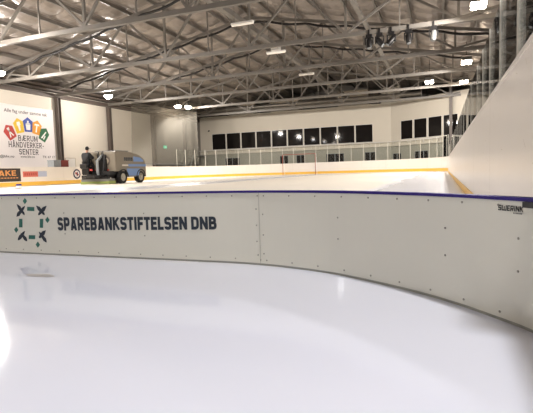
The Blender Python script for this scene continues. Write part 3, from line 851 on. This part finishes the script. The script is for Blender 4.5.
a = thing('round_crest', 'round navy club crest on the left board behind the resurfacer', 'sign', (-24.995, 26.6, .74))
MB().lathe((0,0,0), (1,0,0), [(0, .36), (.008, .36)], 24).build('disc', M['crest'], a)
MB().lathe((.008,0,0), (1,0,0), [(0, .25), (.003, .25)], 24).build('field', M['banner'], a)
mb = MB(); mb.add([(.0125, -.2, .05), (.0125, .1, -.15), (.0125, .2, -.03), (.0125, -.1, .16)], [(0,1,2,3)], 0)
mb.add([(.0127, -.05, -.16), (.0127, .04, -.16), (.0127, .12, .14), (.0127, .03, .16)], [(0,1,2,3)], 1)
mb.build('emblem', [M['adredtext'], M['crest']], a)

# crates and a framed white board behind the left board
def crate(name, lab, y, w, d, h, m, x=-25.9):
    t = thing(name, lab, 'cabinet', (x, y, 0))
    MB().box(-d/2, d/2, -w/2, w/2, .08, h).build('body', m, t, bevel=.02)
    MB().box(-d/2-.01, d/2+.02, -w/2-.02, w/2+.02, h, h+.05).build('lid', m, t)
    MB().box(-d/2+.03, d/2-.03, -w/2+.03, w/2-.03, 0, .08).build('plinth', M['darksteel'], t)
    MB().box(d/2, d/2+.02, -w*.15, w*.15, h*.6, h*.64).build('handle', M['blackmetal'], t)
crate('storage_cabinet', 'grey cabinet behind the left board under the banner corner', 25.45, .66, .6, 1.72, M['boxgrey'])
crate('storage_cabinet', 'dark red cabinet behind the left board beside the grey one', 26.15, .70, .6, 1.72, M['boxred'])
t = thing('whiteboard', 'small framed whiteboard standing behind the left board near the driver', 'whiteboard', (-26, 27.1, 0))
MB().box(0, .02, -.46, .46, 1.05, 1.92).build('panel', M['white'], t)
f = MB()
for y0, y1, z0, z1 in ((-.5, -.46, 0, 1.96), (.46, .5, 0, 1.96), (-.46, .46, 1.92, 1.96), (-.46, .46, 1.01, 1.05)): f.box(-.01, .03, y0, y1, z0, z1)
f.build('frame', M['unit'], t)
MB().box(-.25, .25, -.52, -.44, 0, .03).box(-.25, .25, .44, .52, 0, .03).build('foot', M['darksteel'], t)

# small marker post and mat on the ice at the far left
t = thing('marker_block', 'small white marker block with purple top on the ice at far left', 'marker', (-21.65, 18.7, 0))
MB().prism([(-.10, .02), (.10, .02), (.085, .15), (-.085, .15)], -.09, .09).build('body', M['white'], t)
MB().box(-.1, .1, -.1, .1, .15, .24).build('cap', M['purple'], t, bevel=.015)
MB().box(-.14, .14, -.14, .14, 0, .02).build('base', M['black'], t)
tag(MB().box(-2.2, 0, -.10, .14, 0, .018).build('rubber_mat', M['darksteel'], loc=(-20.9, 18.1, .0), bevel=.005), 'narrow dark rubber mat lying on the ice by the small marker', 'mat')

# ------------------------------------------------------------------ hall details at the back left
t = thing('exit_sign', 'small lit green exit sign on the grey wall at back left', 'sign', (XL+.07, 45.4, 3.45))
MB().box(0, .08, -.28, .28, 0, .3).build('case', M['exit'], t)
mb = MB()
for q in ([(-.2,.06),(-.12,.06),(-.04,.16),(-.1,.2)], [(-.02,.06),(.06,.06),(.0,.22),(-.06,.22)], [(.08,.11),(.2,.11),(.2,.18),(.08,.18)]): mb.add([(.0815, y, z) for y, z in q], [(0,1,2,3)])
mb.build('pictogram', M['white'], t)
MB().tube([(0,0,.3), (.0,0,.42)], .02, 6).build('bracket', M['blackmetal'], t)
t = thing('security_camera', 'small dark security camera on the far facade above the left window', 'camera', (-27.9, 53, 5.85))
MB().lathe((0,-.02,0), (0,-1,0), [(-.02, .09), (.05, .09)], 12).build('mount', M['black'], t)
MB().lathe((0,-.07,-.02), (.2,-1,-.3), [(0, .06), (.2, .07)], 12).build('body', M['black'], t)
# stairs with white handrail left of the far building
t = thing('staircase', 'grey railed staircase climbing beside the far building at back left', 'stairs', (-29.0, 51.0, 0))
mb = MB()
for k in range(10): mb.box(-.4, .5, .18*k-3, .18*k-2.8, .27*k, .27*k+.06)
mb.build('tread', M['machgrey'], t)
for sx in (-.42, .52): MB().beam((sx, -3, 0), (sx, -1.1, 2.75), .05, .22).build('stringer', M['boxgrey'], t)
for sx in (-.42, .52):
    r = MB().tube([(sx, -3.1, 1.05), (sx, -1.1, 3.7), (sx, .4, 3.7)], .035, 8)
    for k in range(5): r.tube([(sx, -3+.45*k, .62*k), (sx, -3+.45*k, 1.15+.6*k)], .02, 6)
    r.build('handrail', M['steel'], t)
MB().box(-.45, .55, -1.1, 1.9, 2.62, 2.72).build('landing', M['machgrey'], t)
# protective net hung round the far left corner
mb = MB(); vs = []; NU, NV = 40, 14
npath = [Vector((-25.5, 33.3+5.7*k/20)) for k in range(20)]+[Vector((-17+8.5*math.cos(PI-.55*k/20), 39+8.5*math.sin(PI-.55*k/20))) for k in range(21)]
for j in range(NV+1):
    v = j/NV; s0 = .035+.03*math.sin(v*PI*.5)-.03*v*0
    for i in range(NU+1):
        uu = s0+(1-s0)*i/NU; f = uu*NU; a = min(int(f), NU-1); p = npath[a].lerp(npath[a+1], f-a)
        w_ = .05*math.sin(uu*60)
        vs.append((p.x-w_*.7, p.y+w_*.7, 1.5+v*5.5))
fs = [(j*(NU+1)+i, j*(NU+1)+i+1, (j+1)*(NU+1)+i+1, (j+1)*(NU+1)+i) for j in range(NV) for i in range(NU)]
nt_ = thing('protective_net', 'grey see-through protective net hanging behind the far left corner', 'net', (0,0,0))
mb.add(vs, fs, 0, True).build('mesh', M['net'], nt_)
top = vs[-(NU+1):]; MB().tube(top, .02, 6).build('cable', M['cable'], nt_)
bot = vs[:NU+1]; MB().tube(bot, .03, 6).build('weight_rope', M['machgrey'], nt_)

# bandy goal at the far end
t = thing('bandy_goal', 'wide red goal frame standing in front of the far end board', 'goal', (-13.98, 46.2, 0))
for sx in (-1.77, 1.77): MB().tube([(sx, 0, 0), (sx, 0, 2.15)], .032, 8).build('post', M['goal'], t)
MB().tube([(-1.77, 0, 2.15), (1.77, 0, 2.15)], .032, 8).build('crossbar', M['goal'], t)
for sx in (-1.77, 1.77): MB().tube([(sx, 0, 2.13), (sx, .35, 2.1), (sx, .6, .04), (sx, 0, .04)], .02, 6).build('side_stay', M['white'], t)
MB().tube([(-1.77, .6, .04), (1.77, .6, .04)], .02, 6).build('rear_bar', M['white'], t)

# ------------------------------------------------------------------ ice resurfacer
RX, RY = -20.75, 24.9
rz = thing('ice_resurfacer', 'taupe and blue ice resurfacer parked by the left board, rear towards us', 'ice resurfacer', (RX, RY, 0))
prof = [(-.62, .80), (-.62, 2.02), (-.50, 2.12), (.3, 2.14), (1.2, 2.06), (1.9, 1.92), (2.4, 1.68), (2.62, 1.42), (2.66, .95), (2.62, .5), (2.2, .5), (1.5, .42), (.55, .42), (.5, .8)]
MB().prism(prof, -1.1, 1.12).build('tank', M['taupe'], rz, bevel=.05)
MB().box(1.12, 1.135, -.6, -.30, .85, 2.0).build('side_hatch', M['taupe'], rz)
MB().box(-.85, .85, -.2, 1.1, 2.13, 2.18).build('lid', M['machgrey'], rz)
sd = MB(); X = 1.145
def side(q, mi=0): sd.add([(X, y, z) for y, z in q]+[(X-.04, y, z) for y, z in q], [tuple(range(len(q))), tuple(range(len(q), 2*len(q)))[::-1]]+[(i, (i+1) % len(q), (i+1) % len(q)+len(q), i+len(q)) for i in range(len(q))], mi)
side([(1.25, 1.45), (2.35, 1.45), (2.33, 1.55), (2.0, 1.72), (1.25, 1.80)])
side([(.7, 1.12), (2.62, 1.12), (2.60, 1.28), (.7, 1.28)])
side([(.62, .5), (1.72, .5), (1.95, .98), (.50, .98)])
sd.build('blue_livery', M['machblue'], rz)
mb = MB()
for k in range(5): mb.box(1.12, 1.128, .28+.18*k, .41+.18*k, 1.50, 1.72)
for k in range(4): mb.box(1.12, 1.128, .29+.22*k, .40+.22*k, 1.58, 1.63, 1)
mb.build('livery_lettering', [M['navy'], M['taupe']], rz)
MB().box(1.12, 1.128, .05, .68, 1.15, 1.25).build('pale_stripe', M['facade'], rz)
# rear face: round badge, lights
MB().lathe((.42, -.62, 1.50), (0,-1,0), [(0, .31), (.02, .31)], 24).lathe((.42, -.645, 1.50), (0,-1,0), [(0, .2), (.012, .2)], 24, 1).build('round_badge', [M['darksteel'], M['unit']], rz)
for x in (.52, -.6): MB().box(x-.1, x+.1, -.66, -.62, .88, .97).build('tail_light', M['red'], rz)
# chassis and wheels
MB().box(-.75, .75, -.9, 2.5, .42, .62).box(-.9, .95, -1.0, .5, .60, .82).box(-.5, .5, -1.9, -.6, .45, .6).build('chassis', M['black'], rz)
for y in (.12, 2.02):
    for s in (-1, 1):
        c = (s*.97, y, .42)
        w = MB()._lathe2(Vector(c), Vector((s, 0, 0)), [(-.16, .30), (-.16, .38), (-.10, .42), (.12, .42), (.17, .38), (.17, .27), (.12, .26)], 22, 0).build('wheel', M['tyre'], rz)
        MB()._lathe2(Vector(c), Vector((s, 0, 0)), [(-.10, .26), (.125, .26), (.15, .22), (.13, .10), (.18, .08), (.18, .02)], 18, 0).build('hub', M['hub'], w)
        pr = []
        mb = MB(); n = 10
        for k in range(n):
            a0, a1 = PI*k/n, PI*(k+1)/n
            q = [(c[1]+r*math.cos(a), c[2]+r*math.sin(a)) for r, a in ((.46, a0), (.53, a0), (.53, a1), (.46, a1))]
            x0, x1 = (s*1.02, s*1.16); mb.add([(x0, *p) for p in q]+[(x1, *p) for p in q], [(0,1,2,3),(7,6,5,4),(0,4,5,1),(1,5,6,2),(2,6,7,3),(3,7,4,0)])
        mb.build('wheel_arch', M['black'], rz)
# conditioner at the rear
MB().box(-1.12, 1.12, -1.30, -.72, .16, .36).build('conditioner', M['machgrey'], rz, bevel=.02)
MB().box(-1.13, 1.13, -1.33, -1.29, .04, .20).box(1.12, 1.15, -1.32, -.7, .02, .22).box(-1.15, -1.12, -1.32, -.7, .02, .22).build('runner', M['lime'], rz)
MB().box(-1.0, 1.0, -1.34, -1.24, .36, .44).box(-.9, .9, -1.1, -.9, .36, .5).build('conditioner_frame', M['blackmetal'], rz)
for s in (-1, 1): MB().beam((s*.55, -1.2, .4), (s*.5, -.6, .85), .08, .12).build('lift_arm', M['blackmetal'], rz)
MB().tube([(.12, -1.12, .3), (.12, -1.12, 1.55)], .09, 12).tube([(.12, -1.12, 1.5), (.12, -.6, 1.9)], .08, 10).build('auger_tube', M['boxgrey'], rz)
MB().tube([(.38, -1.0, .36), (.40, -.7, 1.9)], .07, 8).build('hydraulic_ram', M['black'], rz)
mb = MB()
for k, (x, h) in enumerate(((-.12, 1.95), (-.02, 2.05), (.24, 2.0), (.34, 2.08))): mb.tube([(x, -.72, 1.5), (x, -.8, h)], .03, 6).lathe((x, -.8, h), (0,0,1), [(0, .035), (.03, .04), (.06, .02)], 8)
mb.build('control_lever', M['black'], rz)
MB().box(-.2, .5, -.80, -.62, .5, 1.62).box(-.15, .45, -.76, -.62, 1.62, 1.84).build('control_console', M['blackmetal'], rz, bevel=.03)
MB().box(-1.0, .1, -1.25, -.62, .62, .68).box(-1.0, -.46, -1.30, -.98, .68, 1.02).build('driver_platform', M['blackmetal'], rz)
st = MB().box(-1.04, -.44, -1.36, -.94, 1.02, 1.16).box(-1.02, -.46, -1.45, -1.38, 1.06, 1.34).build('seat', M['black'], rz, bevel=.04)
MB().box(-.30, -.12, -1.37, -1.30, .88, 1.0).build('seat_light', M['red'], rz)
MB().tube([(-.74, -.62, 1.3), (-.74, -.70, 1.66)], .035, 8).build('steering_column', M['black'], rz)
pts = [(-.74+.19*math.cos(2*PI*k/20), -.74+.19*math.sin(2*PI*k/20)*.75, 1.70+.19*math.sin(2*PI*k/20)*.55) for k in range(21)]
MB().tube(pts, .02, 6).build('steering_wheel', M['black'], rz)
MB().tube([(-.95, -.7, .66), (-.95, -.7, 2.1), (-.95, -.62, 2.1)], .025, 8).build('grab_rail', M['machgrey'], rz)

# ------------------------------------------------------------------ driver
def skinned(name, m, verts, edges, rad, parent, lvl=1):
    me = bpy.data.meshes.new(name); me.from_pydata(verts, edges, []); me.materials.append(m)
    o = bpy.data.objects.new(name, me); COL.objects.link(o); o.parent = parent
    sk = o.modifiers.new('skin', 'SKIN')
    for i, r in enumerate(rad):
        d = me.skin_vertices[0].data[i]; d.radius = r if isinstance(r, tuple) else (r, r); d.use_root = (i == 0)
    sk.use_smooth_shade = True
    s = o.modifiers.new('sub', 'SUBSURF'); s.levels = lvl; s.render_levels = lvl
    return o
dr = thing('person', 'person in black jacket and cap seated driving the ice resurfacer', 'person', (RX-.74, RY-1.16, 1.23))
dr.scale = (1.12, 1.12, 1.12)
V = []; Ed = []; Rd = []
def vtx(p, r, link=None):
    V.append(p); Rd.append(r)
    if link is not None: Ed.append((link, len(V)-1))
    return len(V)-1
pel = vtx((0, 0, .12), (.16, .14)); wst = vtx((0, .02, .30), (.15, .125), pel); chs = vtx((0, .07, .52), (.185, .14), wst)
nk0 = vtx((0, .09, .70), .075, chs); nk = vtx((0, .11, .79), .06, nk0); hd1 = vtx((0, .14, .87), (.075, .085), nk); hd2 = vtx((0, .15, .97), (.08, .10), hd1); hd3 = vtx((0, .14, 1.05), (.06, .075), hd2)
hands = []
for s in (-1, 1):
    sh = vtx((s*.21, .09, .62), .075, chs); el = vtx((s*.30, .17, .42), .055, sh); wr = vtx((s*.18, .33, .48), .036, el); pm = vtx((s*.16, .385, .50), (.028, .04), wr)
    for k in range(4):
        f1 = vtx((s*.16+(k-1.5)*.02, .43+.004*(k % 2), .515), .010, pm); vtx((s*.16+(k-1.5)*.02, .437, .475), .008, f1)
    th = vtx((s*.16-s*.04, .405, .52), .011, pm); vtx((s*.16-s*.045, .435, .50), .009, th)
    hp = vtx((s*.11, .06, .10), .105, pel); kn = vtx((s*.17, .36, .06), .078, hp); an = vtx((s*.17, .33, -.36), .05, kn); ft = vtx((s*.17, .44, -.41), (.045, .035), an)
body = skinned('body', M['skin'], V, Ed, Rd, dr, 2)
# clothes: slightly fuller shells over the body
def shell(name, m, idx, grow, parent):
    mp = {i: k for k, i in enumerate(idx)}
    vv = [V[i] for i in idx]; ee = [(mp[a], mp[b]) for a, b in Ed if a in mp and b in mp]
    rr = [tuple(c*1.0+grow for c in (Rd[i] if isinstance(Rd[i], tuple) else (Rd[i], Rd[i]))) for i in idx]
    return skinned(name, m, vv, ee, rr, parent, 2)
arms = []; legs = []
i = 8
for s in range(2):
    arms += [i, i+1, i+2]; legs += [i+14, i+15, i+16, i+17]; i += 18
shell('jacket', M['jacket'], [0, 1, 2, 3]+arms, .075, dr)
shell('trousers', M['trousers'], [0]+legs, .02, dr)
skinned('collar', M['jacket'], [(0, .10, .70), (0, .115, .79)], [(0,1)], [.085, .08], dr, 2)
mb = MB().lathe((0, .145, 1.0), (0, .05, 1), [(-.06, .098), (0, .105), (.06, .09), (.10, .05), (.115, .01)], 14)
mb.box(-.07, .07, .22, .34, .985, 1.0)
mb.build('cap', M['cap'], dr)
hr = MB().lathe((0, .135, .93), (0, -.05, 1), [(-.06, .06), (0, .092), (.06, .1)], 14).build('hair', M['cap'], dr)
for s in (-1, 1): MB().lathe((s*.032, .248, .955), (0, 1, 0), [(0, .011), (.006, .006)], 8).build('eye', M['black'], dr)
MB().prism([(.235, .90), (.275, .915), (.24, .965)], -.014, .014).build('nose', M['skin'], dr)
MB().box(-.025, .025, .235, .243, .872, .88).build('mouth', M['red'], dr)
for s in (-1, 1): MB().lathe((s*.082, .15, .95), (s, 0, 0), [(0, .03), (.014, .02)], 8).build('ear', M['skin'], dr)
mb = MB()
for s in (-1, 1): mb.box(s*.17-.055, s*.17+.055, .26, .52, -.45, -.35)
mb.build('boots', M['black'], dr)

# ------------------------------------------------------------------ light and view
w = bpy.data.worlds.new('world'); SC.world = w; w.use_nodes = True
w.node_tree.nodes['Background'].inputs['Color'].default_value = (.02, .02, .022, 1)
w.node_tree.nodes['Background'].inputs['Strength'].default_value = 1
SC.view_settings.view_transform = 'Standard'; SC.view_settings.look = 'None'; SC.view_settings.gamma = 1; SC.view_settings.use_curve_mapping = False
SC.view_settings.exposure = 0.34
SC.cycles.max_bounces = 10; SC.cycles.diffuse_bounces = 6; SC.cycles.glossy_bounces = 4; SC.cycles.transparent_max_bounces = 40
SC.cycles.sample_clamp_indirect = 20
